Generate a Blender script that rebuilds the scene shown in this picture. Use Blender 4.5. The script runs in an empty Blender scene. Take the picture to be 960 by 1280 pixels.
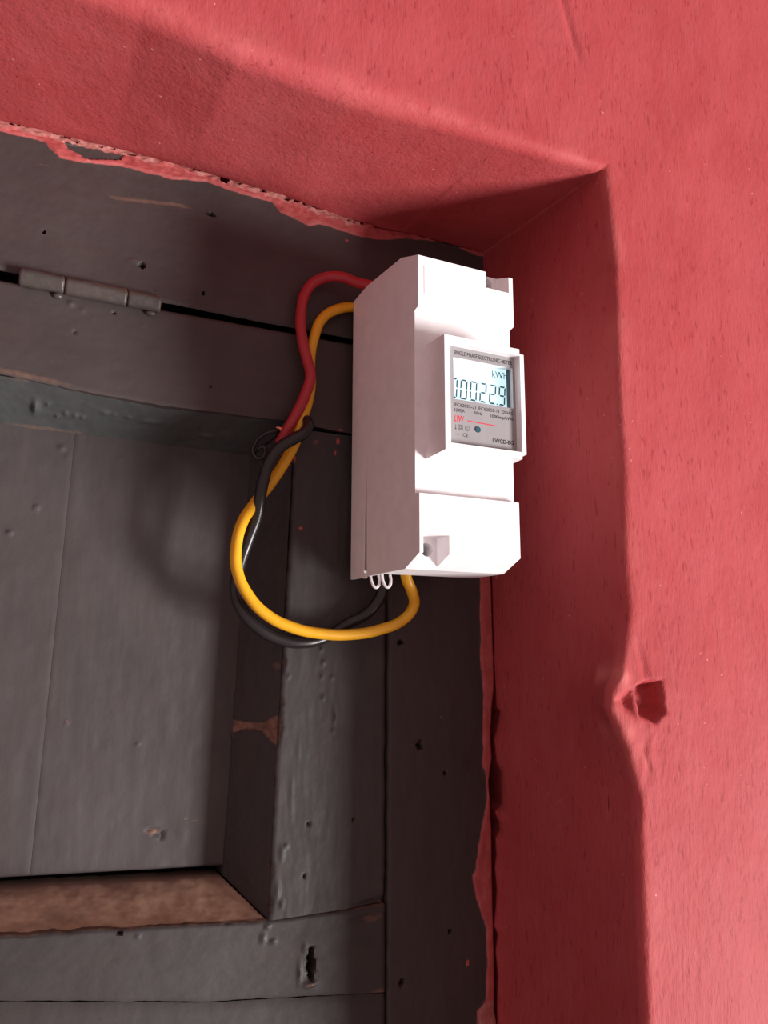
import bpy, bmesh, math, random
import numpy as np
from mathutils import Vector, Matrix

# ------------------------------------------------------------------ camera, world, light, exposure
MM = 0.001
scene = bpy.context.scene
COL = scene.collection
cd = bpy.data.cameras.new('camera'); cam = bpy.data.objects.new('camera', cd); COL.objects.link(cam)
yaw, pitch, roll = math.radians(25.89), math.radians(10.09), math.radians(0.15)
fwd = Vector((math.sin(yaw)*math.cos(pitch), math.cos(yaw)*math.cos(pitch), math.sin(pitch)))
rt = Vector((math.cos(yaw), -math.sin(yaw), 0)); up = rt.cross(fwd)
rt2 = math.cos(roll)*rt + math.sin(roll)*up; up2 = -math.sin(roll)*rt + math.cos(roll)*up
M = Matrix((rt2, up2, -fwd)).transposed().to_4x4()
M.translation = Vector((-106.7, -246.5, -23.66))*MM
cam.matrix_world = M
cd.sensor_fit = 'VERTICAL'; cd.sensor_height = 24; cd.lens = 956.16/1280*24
cd.clip_start = 0.01; cd.clip_end = 50
scene.camera = cam

world = bpy.data.worlds.new('world'); scene.world = world; world.use_nodes = True
bg = world.node_tree.nodes['Background']
bg.inputs[0].default_value = (1.0, 0.68, 0.67, 1); bg.inputs[1].default_value = 0.40

def area(name, loc, target, sx, sy, power, col):
    l = bpy.data.lights.new(name, 'AREA'); l.shape = 'RECTANGLE'; l.size = sx; l.size_y = sy
    l.energy = power; l.color = col
    o = bpy.data.objects.new(name, l); COL.objects.link(o)
    o.location = loc
    o.rotation_euler = (Vector(target)-Vector(loc)).to_track_quat('-Z', 'Y').to_euler()
    return o
# daylight through the doorway and window of the room behind and to the right of the camera
area('daylight_doorway', (2.30, -1.92, -1.22), (0, 0, 0.02), 0.75, 1.0, 178, (1.0, 0.965, 0.95))

vs = scene.view_settings
scene.display_settings.display_device = 'sRGB'
vs.view_transform = 'Standard'; vs.look = 'None'; vs.gamma = 1; vs.exposure = 0.13
vs.use_curve_mapping = False

# ------------------------------------------------------------------ helpers
def _h(ix, iy, iz, seed):
    n = (ix*374761393 + iy*668265263 + iz*2147483647 + seed*1274126177) & 0xffffffff
    n = ((n ^ (n >> 13))*1274126177) & 0xffffffff
    n = ((n ^ (n >> 16))*2246822519) & 0xffffffff
    return ((n ^ (n >> 15)) & 0xffffff)/float(0xffffff)
def vnoise(x, y, z=0.0, seed=0):
    x, y, z = np.broadcast_arrays(np.asarray(x, float), np.asarray(y, float), np.asarray(z, float))
    fx, fy, fz = np.floor(x), np.floor(y), np.floor(z)
    ix, iy, iz = [(a.astype(np.int64)+100000) for a in (fx, fy, fz)]
    tx, ty, tz = x-fx, y-fy, z-fz
    s = lambda t: t*t*t*(t*(t*6-15)+10)
    tx, ty, tz = s(tx), s(ty), s(tz)
    r = 0
    for a in (0, 1):
        for b in (0, 1):
            for c in (0, 1):
                w = (tx if a else 1-tx)*(ty if b else 1-ty)*(tz if c else 1-tz)
                r = r + w*_h(ix+a, iy+b, iz+c, seed)
    return r*2-1
def fbm(x, y, z=0.0, seed=0, oc=4):
    r = 0; a = 1.0; f = 1.0
    for i in range(oc):
        r = r + a*vnoise(np.asarray(x)*f, np.asarray(y)*f, np.asarray(z)*f, seed+i*17); a *= .5; f *= 2.03
    return r/1.6
def table(pts):
    p = sorted(pts); xs = [a for a, b in p]; ys = [b for a, b in p]
    return lambda v: np.interp(v, xs, ys)
def gauss(x, z, cx, cz, sx, sz=None):
    sz = sz or sx
    return np.exp(-((x-cx)/sx)**2-((z-cz)/sz)**2)
def inpoly(x, z, poly):
    r = np.zeros(np.shape(x), bool); n = len(poly)
    for i in range(n):
        x1, z1 = poly[i]; x2, z2 = poly[(i+1) % n]
        c = ((z1 > z) != (z2 > z)) & (x < (x2-x1)*(z-z1)/((z2-z1) if z2 != z1 else 1e-9)+x1)
        r ^= c
    return r

def polysd(x, z, poly):
    d = np.full(np.shape(x), 1e9); n = len(poly)
    for i in range(n):
        (x1, z1), (x2, z2) = poly[i], poly[(i+1) % n]
        t = np.clip(((x-x1)*(x2-x1)+(z-z1)*(z2-z1))/((x2-x1)**2+(z2-z1)**2), 0, 1)
        d = np.minimum(d, np.hypot(x-x1-t*(x2-x1), z-z1-t*(z2-z1)))
    return np.where(inpoly(x, z, poly), d, -d)          # positive inside

def setup(o, parent=None, **props):
    COL.objects.link(o)
    if parent: o.parent = parent
    for k, v in props.items(): o[k] = v
    return o
def empty(name, loc=(0, 0, 0), parent=None, **props):
    o = bpy.data.objects.new(name, None); o.empty_display_size = .02
    o.location = Vector(loc)*MM
    return setup(o, parent, **props)
def smooth(me, ang=40):
    me.shade_smooth()
    try: me.set_sharp_from_angle(angle=math.radians(ang))
    except Exception: pass
def from_bm(name, bm, mat, parent=None, ang=40, sm=True, **props):
    me = bpy.data.meshes.new(name); bmesh.ops.recalc_face_normals(bm, faces=bm.faces[:])
    bm.to_mesh(me); bm.free()
    me.transform(Matrix.Scale(MM, 4)); me.materials.append(mat)
    if sm: smooth(me, ang)
    return setup(bpy.data.objects.new(name, me), parent, **props)

def grid_object(name, P, mat, parent=None, mask=None, back=None, ang=60, **props):
    """P: (nu, nv, 3) in mm; back: (dx,dy,dz) offset closing it as a solid board."""
    nu, nv = P.shape[:2]
    V = P.reshape(-1, 3)
    idx = np.arange(nu*nv).reshape(nu, nv)
    F = np.stack([idx[:-1, :-1], idx[1:, :-1], idx[1:, 1:], idx[:-1, 1:]], -1).reshape(-1, 4)
    faces = F.tolist(); n0 = len(V)
    if back is not None:
        ring = list(idx[:, 0]) + list(idx[-1, 1:]) + list(idx[-2::-1, -1]) + list(idx[0, -2:0:-1])
        ring = [int(i) for i in ring]
        B = V[ring] + np.array(back, float)
        V = np.vstack([V, B]); m = len(ring)
        for k in range(m):
            k2 = (k+1) % m
            faces.append([ring[k2], ring[k], n0+k, n0+k2])
        faces.append([n0+k for k in range(m)][::-1])
    me = bpy.data.meshes.new(name)
    me.from_pydata((V*MM).tolist(), [], faces); me.update()
    if mask is not None:
        A = np.zeros((len(V), 4), np.float32); A[:, 3] = 1
        A[:n0, :3] = mask.reshape(-1, 3)
        at = me.color_attributes.new('mask', 'FLOAT_COLOR', 'POINT')
        at.data.foreach_set('color', A.ravel())
    me.materials.append(mat); smooth(me, ang)
    return setup(bpy.data.objects.new(name, me), parent, **props)

def board(name, c, nu, nv, mat, parent, y0=0.0, y1=None, thick=18, disp=None, mask=None, wav=.15, seed=1, edge=.7, nrm=None, **props):
    """A board whose face is the quad c=[(x,z) at u0v0, u1v0, u1v1, u0v1]; y0 at v=0 and y1 at v=1 (bevels slope)."""
    if y1 is None: y1 = y0
    u = np.linspace(0, 1, nu)[:, None]; v = np.linspace(0, 1, nv)[None, :]
    c = np.array(c, float)
    lx = np.linalg.norm(c[1]-c[0]); lz = np.linalg.norm(c[3]-c[0])
    # denser rows close to the edges so the worn arris reads round
    X = (1-u)*(1-v)*c[0, 0]+u*(1-v)*c[1, 0]+u*v*c[2, 0]+(1-u)*v*c[3, 0]
    Z = (1-u)*(1-v)*c[0, 1]+u*(1-v)*c[1, 1]+u*v*c[2, 1]+(1-u)*v*c[3, 1]
    Y = np.broadcast_to(y0+(y1-y0)*v, X.shape).copy()
    du = np.minimum(u, 1-u)*lx+0*v; dv = np.minimum(v, 1-v)*lz+0*u
    d = np.minimum(du, dv)
    if edge: Y = Y + edge*np.clip(1-d/(edge*1.6), 0, 1)**2
    w = np.clip(1-d/3, 0, 1)
    X2 = X + wav*w*fbm(X/3, Z/3, 0, seed)*1.2; Z2 = Z + wav*w*fbm(X/3, Z/3, 5, seed+9)*1.2
    Y = Y + .12*fbm(X/9, Z/9, 1, seed) + .05*fbm(X/2, Z/2, 2, seed+3)
    if disp is not None: Y = Y + disp(X, Z)
    P = np.stack([X2, Y, Z2], -1)
    m = None
    if mask is not None:
        m = np.stack([np.clip(a, 0, 1)+0*X for a in mask(X, Z)], -1)
    return grid_object(name, P, mat, parent, mask=m, back=(0, thick, 0), **props)

# ------------------------------------------------------------------ materials
def new_mat(name):
    m = bpy.data.materials.new(name); m.use_nodes = True
    nt = m.node_tree; return m, nt, nt.nodes['Principled BSDF']
def N(nt, t, **kw):
    n = nt.nodes.new(t)
    for k, v in kw.items():
        if k in n.inputs: n.inputs[k].default_value = v
        else: setattr(n, k, v)
    return n
def noise(nt, scale, detail=4, rough=.6, stretch=(1, 1, 1), rot=(0, 0, 0)):
    tc = N(nt, 'ShaderNodeTexCoord'); mp = N(nt, 'ShaderNodeMapping')
    mp.inputs['Scale'].default_value = stretch; mp.inputs['Rotation'].default_value = rot
    nt.links.new(tc.outputs['Object'], mp.inputs['Vector'])
    n = N(nt, 'ShaderNodeTexNoise', Scale=scale, Detail=detail, Roughness=rough)
    nt.links.new(mp.outputs['Vector'], n.inputs['Vector']); return n.outputs[0]
def ramp(nt, src, stops):
    r = N(nt, 'ShaderNodeValToRGB'); e = r.color_ramp.elements
    e[0].position, e[0].color = stops[0][0], (*stops[0][1], 1)
    e[1].position, e[1].color = stops[-1][0], (*stops[-1][1], 1)
    for p, c in stops[1:-1]:
        x = e.new(p); x.color = (*c, 1)
    nt.links.new(src, r.inputs[0]); return r.outputs[0]
def g(v): return (v, v, v)
def mix(nt, fac, a, b, mode='MIX'):
    n = N(nt, 'ShaderNodeMix', data_type='RGBA', blend_type=mode)
    for s, v in ((n.inputs[0], fac), (n.inputs[6], a), (n.inputs[7], b)):
        if isinstance(v, bpy.types.NodeSocket): nt.links.new(v, s)
        elif isinstance(v, (int, float)): s.default_value = v
        else: s.default_value = (*v, 1)
    return n.outputs[2]
def bump(nt, bs, layers):
    """layers: list of (height socket, distance in m, strength)"""
    prev = None
    for h, d, s in layers:
        b = N(nt, 'ShaderNodeBump'); b.inputs['Distance'].default_value = d; b.inputs['Strength'].default_value = s
        nt.links.new(h, b.inputs['Height'])
        if prev is not None: nt.links.new(prev, b.inputs['Normal'])
        prev = b.outputs[0]
    nt.links.new(prev, bs.inputs['Normal'])

def wall_paint():
    m, nt, b = new_mat('red_wall_paint')
    big = noise(nt, 14, 4, .6); mid = noise(nt, 90, 5, .65, (1, 1, .45)); fine = noise(nt, 900, 3, .6, (1, 1, .30))
    c = ramp(nt, big, [(.3, (.37, .051, .054)), (.5, (.405, .060, .064)), (.72, (.44, .078, .084))])
    c = mix(nt, ramp(nt, mid, [(.35, g(0)), (.75, g(.55))]), c, (.44, .09, .097))
    # brush drag marks and dust pips in the paint
    sp = noise(nt, 700, 2, .5, (1.2, 1.2, .28)); c = mix(nt, ramp(nt, sp, [(.62, g(0)), (.70, g(.6))]), c, (.26, .03, .034))
    pp = noise(nt, 420, 2, .5); c = mix(nt, ramp(nt, pp, [(.74, g(0)), (.78, g(.6))]), c, (.75, .33, .30))
    # mask: g = chipped, paler plaster
    at = N(nt, 'ShaderNodeVertexColor', layer_name='mask'); se = N(nt, 'ShaderNodeSeparateColor')
    nt.links.new(at.outputs[0], se.inputs[0])
    c = mix(nt, se.outputs[1], c, (.66, .20, .18))
    nt.links.new(c, b.inputs['Base Color'])
    b.inputs['Roughness'].default_value = .6; b.inputs['Specular IOR Level'].default_value = .10
    bump(nt, b, [(noise(nt, 60, 3, .5), .0005, .3), (noise(nt, 380, 4, .65, (1, 1, .32)), .00035, .75), (fine, .0002, .9)])
    return m
def grey_paint(name, horiz, base=(.054, .0425, .0405), rough=.54, red=True, warm=.5, dust=False):
    m, nt, b = new_mat(name)
    st = (.12, 1, 1) if horiz else (1, 1, .12)
    s = noise(nt, 240, 4, .6, st); big = noise(nt, 22, 4, .6); med = noise(nt, 70, 5, .7, (.4, 1, 1) if horiz else (1, 1, .4))
    B = np.array(base)
    c = ramp(nt, big, [(.3, tuple(B*.82)), (.55, tuple(B)), (.8, tuple(B*1.18))])
    c = mix(nt, ramp(nt, med, [(.5, g(0)), (.8, g(warm))]), c, (B[0]*1.35, B[1]*1.02, B[2]*.92))
    c = mix(nt, ramp(nt, s, [(.35, g(.0)), (.8, g(.35))]), c, tuple(B*1.3))
    dots = noise(nt, 330, 1, .4); c = mix(nt, ramp(nt, dots, [(.79, g(0)), (.81, g(.8))]), c, (.03, .02, .02))
    at = N(nt, 'ShaderNodeVertexColor', layer_name='mask'); se = N(nt, 'ShaderNodeSeparateColor')
    nt.links.new(at.outputs[0], se.inputs[0])
    brk = noise(nt, 160, 4, .7)
    def thr(ch, soft=.22):
        a = N(nt, 'ShaderNodeMath', operation='ADD'); nt.links.new(ch, a.inputs[0])
        q = N(nt, 'ShaderNodeMath', operation='MULTIPLY_ADD'); nt.links.new(brk, q.inputs[0]); q.inputs[1].default_value = .7; q.inputs[2].default_value = -.35
        nt.links.new(q.outputs[0], a.inputs[1])
        return ramp(nt, a.outputs[0], [(.5-soft/2, g(0)), (.5+soft/2, g(1))])
    redc = ramp(nt, noise(nt, 200, 4, .7), [(.3, (.33, .05, .05)), (.7, (.46, .10, .095))])
    c = mix(nt, thr(se.outputs[0]), c, redc)
    brown = ramp(nt, noise(nt, 130, 5, .7), ([(.25, (.31, .195, .125)), (.75, (.54, .38, .265))] if dust else [(.3, (.13, .065, .042)), (.7, (.27, .15, .105))]))
    c = mix(nt, thr(se.outputs[1], .5), c, brown)
    pink = ramp(nt, noise(nt, 350, 5, .75), [(.3, (.27, .07, .06)), (.6, (.42, .15, .13)), (.8, (.50, .27, .22))])
    c = mix(nt, thr(se.outputs[2]), c, pink)
    nt.links.new(c, b.inputs['Base Color'])
    rr = ramp(nt, brk, [(.3, g(rough-.07)), (.7, g(rough+.13))]); nt.links.new(rr, b.inputs['Roughness'])
    b.inputs['Specular IOR Level'].default_value = .38
    bump(nt, b, [(noise(nt, 120, 3, .5), .0005, .35), (s, .00014, .6), (noise(nt, 900, 2, .5), .00005, .5)])
    return m
def plain(name, col, rough=.4, spec=.5, metal=0, em=None, es=1, bmp=None, sss=0):
    m, nt, b = new_mat(name)
    c = ramp(nt, noise(nt, 180, 3, .6), [(.3, tuple(np.array(col)*.95)), (.7, tuple(np.minimum(np.array(col)*1.04, 1)))])
    nt.links.new(c, b.inputs['Base Color'])
    b.inputs['Roughness'].default_value = rough; b.inputs['Specular IOR Level'].default_value = spec; b.inputs['Metallic'].default_value = metal
    if em: b.inputs['Emission Color'].default_value = (*em, 1); b.inputs['Emission Strength'].default_value = es
    if sss: b.inputs['Subsurface Weight'].default_value = sss; b.inputs['Subsurface Radius'].default_value = (.002, .0015, .0012); b.inputs['Subsurface Scale'].default_value = 1
    if bmp: bump(nt, b, [(noise(nt, bmp[0], 3, .6), bmp[1], bmp[2])])
    return m

WALL = wall_paint()
GH = grey_paint('grey_door_paint_horizontal', True)
GV = grey_paint('grey_door_paint_vertical', False, (.043, .037, .037))
GL = grey_paint('grey_lower_rail_shaded', True, (.036, .030, .0295))  # darkened copy of the door paint: light falloff towards the bottom painted in
GJ = grey_paint('grey_frame_paint_vertical', False, (.044, .032, .032))
GP = grey_paint('grey_panel_paint', False, (.057, .048, .048), .55, warm=.25)
GM = grey_paint('grey_moulding_paint', True, (.054, .058, .058), .4, warm=.1)
GR = grey_paint('grey_hinge_paint', True, (.056, .047, .043), .42, warm=.8)
WHITE = plain('white_plastic', (.89, .865, .87), .42, .45, bmp=(2600, .00003, .35))
WHITE2 = plain('white_plastic_gloss', (.88, .86, .865), .28, .5)
DARK = plain('gap_shade_black', (.02, .018, .018), .9, .1)  # near-black colour standing in for the shade in gaps and seam
LABEL = plain('silver_label', (.33, .315, .325), .45, .5)
INK = plain('black_ink', (.035, .028, .03), .6, .3)
REDINK = plain('red_ink', (.62, .05, .07), .5, .3)
TEAL = plain('dark_teal_led', (.03, .10, .13), .2, .6)
SEG = plain('lcd_segments', (.035, .10, .125), .5, .2)
def lcd_mat():
    m, nt, b = new_mat('backlit_lcd')
    b.inputs['Base Color'].default_value = (.25, .35, .38, 1); b.inputs['Roughness'].default_value = .25
    c = ramp(nt, noise(nt, 60, 2, .5), [(.3, (.60, .88, .95)), (.7, (.74, .94, .98))])
    nt.links.new(c, b.inputs['Emission Color']); b.inputs['Emission Strength'].default_value = .86
    return m
LCD = lcd_mat()
WR = plain('red_wire_insulation', (.42, .025, .035), .38, .5, bmp=(500, .0001, .4))
WY = plain('yellow_wire_insulation', (.80, .41, .015), .34, .5, bmp=(500, .0001, .4))
WB = plain('black_wire_insulation', (.016, .014, .015), .3, .5, bmp=(500, .0001, .4))
COPPER = plain('bare_copper', (.75, .35, .18), .3, .5, metal=1)

# ------------------------------------------------------------------ wall with the splayed reveal
lip_r = table([(-400, 58), (-151.5, 57.1), (-136.3, 57.9), (-128.9, 57.2), (-123.6, 58.3), (-120.5, 56.7), (-114.2, 57.7), (-108.6, 58.3), (-101, 57.6),
               (-97.3, 58.4), (-91.5, 58.2), (-88.8, 60.0), (-85.8, 59.9), (-82.3, 58.0), (-80.1, 61.2), (-68.3, 61.4), (-65.1, 59.4), (-57.1, 58.6),
               (-51.1, 60.4), (-46.6, 61.6), (-45.2, 59.9), (-36.7, 59.6), (-29.5, 59.4), (0, 59.1), (60, 58.6), (140, 58.2)])
jamb_r = table([(-400, 56), (-151, 56.1), (-136, 56.5), (-117.7, 56.3), (-100.9, 56.4), (-89.4, 56.6), (-81.6, 56.2), (-71.8, 55.8), (-63, 57.3),
                (-55, 56.9), (-45.9, 57.8), (-37.8, 59.0), (-29.5, 59.0), (0, 58.7), (60, 58.2), (140, 58)])
lip_t = table([(-420, 139), (-121.6, 139.0), (-103, 139.6), (-83, 140.6), (-61, 140.8), (-47, 140.2), (-27, 139.3), (-4, 137.0), (12, 136.8), (27, 138), (58, 138.0)])
arr_r = table([(-400, 62.5), (-118.7, 62.3), (-89, 62.7), (-66, 63.8), (-53.8, 61.0), (-46, 57.0), (-40.9, 54.6), (-36, 55.2), (-32.8, 57.0), (-25, 60.5), (-11.4, 63.3), (3.3, 62.6),
               (39, 64.2), (60, 64.2), (102.7, 65.4), (128, 63.8), (138, 62.7)])
arr_t = table([(-420, 137), (-140, 137), (-88, 137.0), (-63, 133.4), (-30, 133.4), (10, 134.8), (40, 136.0), (63, 137.3)])

def build_wall():
    sr = np.concatenate([np.linspace(-400, -170, 60), np.arange(-169, 137, .75)])       # up the right side
    st = np.concatenate([np.arange(58, -135, -.75), np.linspace(-136, -420, 60)])      # along the head
    # profile parameter: reveal q in 0..1 (y 0 -> -67), then front wall
    rev = np.concatenate([[-1.0, -.6, -.12], np.linspace(0, .93, 72)])
    front = np.concatenate([np.arange(.6, 60, .8), np.geomspace(60, 620, 70)])
    rows = []; masks = []
    def prof(lip, arr, lb, ab, r):
        """offsets o and depths y for one section: ragged lip at the frame, smooth reveal, rounded arris, front face"""
        o = []; y = []
        for q in rev:
            if q < -.9: o.append(lip-70); y.append(48)
            elif q < -.5: o.append(lip+1.2); y.append(48)
            elif q < 0: o.append(lip+1.2); y.append(1.6)
            else:
                q = q/.93
                o.append(lb+(ab-lb)*q+(lip-lb)*math.exp(-q*22)+(arr-ab)*q**5); y.append(-(67-r)*q)
        for k in range(1, 8):
            a = k/8*math.pi/2
            o.append(arr+r*(1-math.cos(a))); y.append(-(67-r)-r*math.sin(a))
        base = arr+r
        for f in front: o.append(base+f); y.append(-67.)
        return o, y
    secs = []
    for z in sr:
        o, y = prof(float(lip_r(z)), float(arr_r(z)), 58.6, 63.0, 3.0)
        secs.append([(a, b, z) for a, b in zip(o, y)])
    nR = len(secs)
    P = np.array(secs, float)                            # right side, x=offset
    # right side rows beyond the corner are clipped on the mitre: z <= head profile
    secs = []
    for x in st:
        o, y = prof(float(lip_t(x)), float(arr_t(x)), 138.5 if x < 20 else 138.0, float(arr_t(x)), 3.0+3.0*min(1, max(0, (50-x)/60)))
        secs.append([(x, b, a) for a, b in zip(o, y)])
    T = np.array(secs, float)
    # mitre: stretch both arms so each profile row meets its twin exactly
    zc = T[0, :, 2].copy(); xc = P[-1, :, 0].copy()
    w = np.clip((P[:, :1, 2]-20)/(136.4-20), 0, 1)**1.5
    P[:, :, 2] += w*(zc[None, :]-P[-1:, :, 2])
    w2 = np.clip((T[:, :1, 0]+60)/(58+60), 0, 1)**1.5
    T[:, :, 0] += w2*(xc[None, :]-T[:1, :, 0])
    A = np.concatenate([P, T[1:]], 0)
    X, Y, Z = A[..., 0], A[..., 1], A[..., 2]
    # surface waviness along approximate normals
    nrev = len(rev); k = np.arange(A.shape[1])
    fr = np.clip((k-nrev+1)/8., 0, 1)[None, :]
    isT = np.zeros((A.shape[0], 1)); isT[nR:] = 1
    n1 = .8*fbm(X/30, Y/30, Z/30, 3, 2)+.10*fbm(X/6, Y/6, Z/9, 5)+.06*fbm(X/1.8, Y/1.8, Z/2.6, 6)
    inner = (k[None, :] >= 3)*1.0
    dn = n1*inner
    nearlip = np.clip((k-3)/10., 0, 1)[None, :]
    m = (1-fr)*nearlip
    X2 = X + dn*m*(1-isT)*.8; Z2 = Z + dn*m*isT*.8
    Y2 = Y + dn*fr*1.0
    # damaged arris on the right: a torn lip, a hollow beside it with a sharp right edge, a groove running up
    side = (Y < -55)*1.0
    wob = .5*fbm(X/2.5, Z/2.5, 0, 31)
    pd = polysd(X, Z, [(65.2, -34.2), (70, -33.0), (75.4, -33.1), (76.6, -43.0), (72.1, -46.2), (66.3, -44.2), (64.8, -38)])+wob
    pl = polysd(X, Z, [(56.0, -38.2), (60.8, -35.6), (64.6, -35.1), (65.0, -44.6), (60.6, -42.6)])+wob
    dark_f = np.clip(pd/1.8, 0, 1)*np.clip((Z+48.5)/7, 0, 1); left_f = np.clip(pl/3.0, 0, 1)
    gro = np.clip((polysd(X, Z, [(66.4, -21.0), (67.3, -22), (69.8, -28.1), (72.6, -34.5), (68.5, -34.5), (67.0, -27)])+.4*wob)/2.6+.2, 0, 1)
    gro2 = np.exp(-((X-(66+(-50-Z)*.30))/1.0)**2)*np.clip((Z+63)/4, 0, 1)*np.clip((-51-Z)/4, 0, 1)
    notch = gauss(X, Z, 62.8, -70, 1.8, 3.5)
    rib = gauss(X, Z, 60.0, -31.5, 2.6, 2.6)+.5*gauss(X, Z, 61.5, -47.5, 3.0, 3)
    Y2 = Y2 + side*(5.5*dark_f + 2.8*left_f + 1.3*gro + .5*gro2 + 2.2*notch - 1.0*rib + .5*(dark_f+left_f)*fbm(X/1.6, Z/1.6, 0, 33) + .5*gauss(X, Z, 68, -52, 6, 10)*fbm(X/2, Z/4, 0, 34))
    # a shallow scar high on the wall above the corner
    Y2 = Y2 + side*(1.0*np.exp(-((X-(48+(200-Z)*.28))/1.6)**2)*np.clip((Z-172)/10, 0, 1)*np.clip((214-Z)/10, 0, 1))
    G = np.zeros(A.shape)
    G[..., 1] = side*np.clip(.55*rib+.25*gro2, 0, .6)+.35*np.exp(-np.abs(k[None, :]-nrev-4)/4.)*np.clip(fbm(X/10, Y/10, Z/10, 8)+.2, 0, 1)
    o = grid_object('wall_front', np.stack([X2, Y2, Z2], -1), WALL, mask=G, ang=180, kind='structure')
    o['label'] = 'rough red painted plaster wall with deep splayed door reveal'
    return o
wall = build_wall()

# ------------------------------------------------------------------ door frame (trim)
trim = empty('trim_1', (0, 0, 0), kind='structure', label='dark grey painted wooden door frame with red overpaint at its edges')
band = table([(-330, 135), (-121.3, 135.6), (-114.4, 135.7), (-108.7, 135.9), (-103.6, 131.8), (-96.4, 132.2), (-85.3, 134.5), (-72.3, 134.6), (-68.3, 134.6), (-56, 137.1),
              (-44.5, 135.8), (-32.6, 135.9), (-29.5, 132.8), (-18.6, 130.1), (-13.9, 132.1), (2.5, 131.1), (12.7, 132.3), (20, 134.5), (41, 138.5), (52, 136)])
loop = [(-103.1, 138.1), (-101.7, 135.7), (-95.5, 133.6), (-85.4, 136.4), (-84.3, 138.6), (-90.6, 138.4), (-98.0, 138.3)]
pits_h = [(-81.7, 139.4, 1.0, .5), (-61.0, 140.0, .7, .5), (-50.9, 139.2, 1.7, .9), (-36.5, 138.8, 1.0, .5), (-27.4, 138.2, 1.0, .5), (-54.4, 125.2, 1.2, .5),
          (-76.2, 100.8, .9, .8), (-106.4, 105.2, .4, .4), (-55.8, 95.3, .4, .4)]
_r = random.Random(5)
pits_h += [(x, float(lip_t(x))-_r.uniform(.3, 1.3), _r.uniform(.3, .9), _r.uniform(.18, .35)) for x in [_r.uniform(-120, 10) for _ in range(26)]]
def pits(X, Z, lst, depth=4):
    r = 0*X
    for x, z, a, b in lst:
        d = np.sqrt(((X-x)/a)**2+((Z-z)/b)**2)+.25*vnoise(X*1.5, Z*1.5, 0, 77)
        r = np.maximum(r, np.clip((1.25-d)/.35, 0, 1))
    return r*depth
def hdisp(X, Z):
    d = pits(X, Z, pits_h)
    onband = np.clip((Z-band(X))/.8, 0, 1)*(1-inpoly(X, Z, loop))
    d = d - .55*onband*(1+.5*fbm(X/1.5, Z/1.5, 0, 12))
    crust = np.clip((Z-(lip_t(X)-2.2+.9*fbm(X/4, 0*X, 0, 21)))/.7, 0, 1)*(X < 8)
    d = d - crust*(.6+.55*fbm(X/2.6, Z/1.0, 0, 41))
    d = d - .35*gauss(X, Z, -79, 101.8, 1.6, .6)
    return d
def hmask(X, Z):
    n = .25*fbm(X/2.2, Z/1.4, 3, 15)
    red = np.clip((Z-band(X))/1.2+.5+n, 0, 1)
    red = red*np.clip(.5-polysd(X, Z, loop)/.5-n, 0, 1)
    red = np.maximum(red, .75*gauss(X, Z, -3, 128.2, 1.1, .8))
    thin = .52*np.exp(-((Z-(122.6+np.clip((X+86)/20, 0, 1)*3.0))/1.0)**2)*np.clip((X+92)/6, 0, 1)*np.clip((-54-X)/10, 0, 1)
    pink = np.clip((Z-(lip_t(X)-2.4+1.3*fbm(X/3, 0*X, 0, 21)))/.8, 0, 1)*np.clip((8-X)/8, 0, 1)*.8
    pink = pink+.45*gauss(X, Z, -80, 137.6, 3, 1.2)+.35*gauss(X, Z, -70, 136.6, 6, 1.2)
    brown = thin + .55*gauss(X, Z, -78.5, 102, 2.5, .5)+.45*gauss(X, Z, -108, 128, 3, .8)
    dark = np.clip((X-8)/10, 0, 1)
    return red*(1-.3*dark), brown, pink
X0H, X1H = -330, 59
def header():
    xs = np.concatenate([np.linspace(X0H, -130, 50), np.arange(-129.5, X1H, .55), [X1H]])
    nz = 150
    t = 1-(1-np.linspace(0, 1, nz)[None, :])**1.7
    X = xs[:, None]+0*t
    top = lip_t(X)-.35-.30*np.clip(fbm(X/5, 0*X, 0, 51)+.1, 0, 1)
    bot = 89.5+.0*X + np.interp(X, [-330, -112, -70, 0, 60], [.4, .35, .0, -.1, -.3])
    Z = bot+(top-bot)*t
    d = np.minimum((Z-bot), 5)
    Y = .7*np.clip(1-d/1.1, 0, 1)**2 + .12*fbm(X/9, Z/9, 1, 2)+.05*fbm(X/2, Z/2, 2, 5)+hdisp(X, Z)
    Zw = Z + .2*np.clip(1-d/3, 0, 1)*fbm(X/6, 0*X, 0, 61)
    m = np.stack(hmask(X, Z), -1)
    return grid_object('header', np.stack([X, Y, Zw], -1), GH, trim, mask=m, back=(0, 22, 15))
header()
strip = table([(-400, 53.5), (-150.8, 49.0), (-146.5, 49.3), (-143.6, 52.8), (-131, 53.5), (-121, 53.4), (-112.3, 50.1), (-102.7, 47.9), (-101.9, 49.1), (-90.8, 51.4), (-77.6, 54.8), (-69.8, 54.6),
               (-66.7, 53.2), (-39.7, 54.2), (-29.4, 53.2), (-2.6, 53.6), (60, 53.5), (89, 53)])
pits_j = [(19.4, -21.7, 1.0, .6), (27, -57.5, 1.0, 1.3), (37.3, -67.4, .5, .5), (38.5, -120, .5, .5), (20, -133, .6, .9)]
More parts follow.
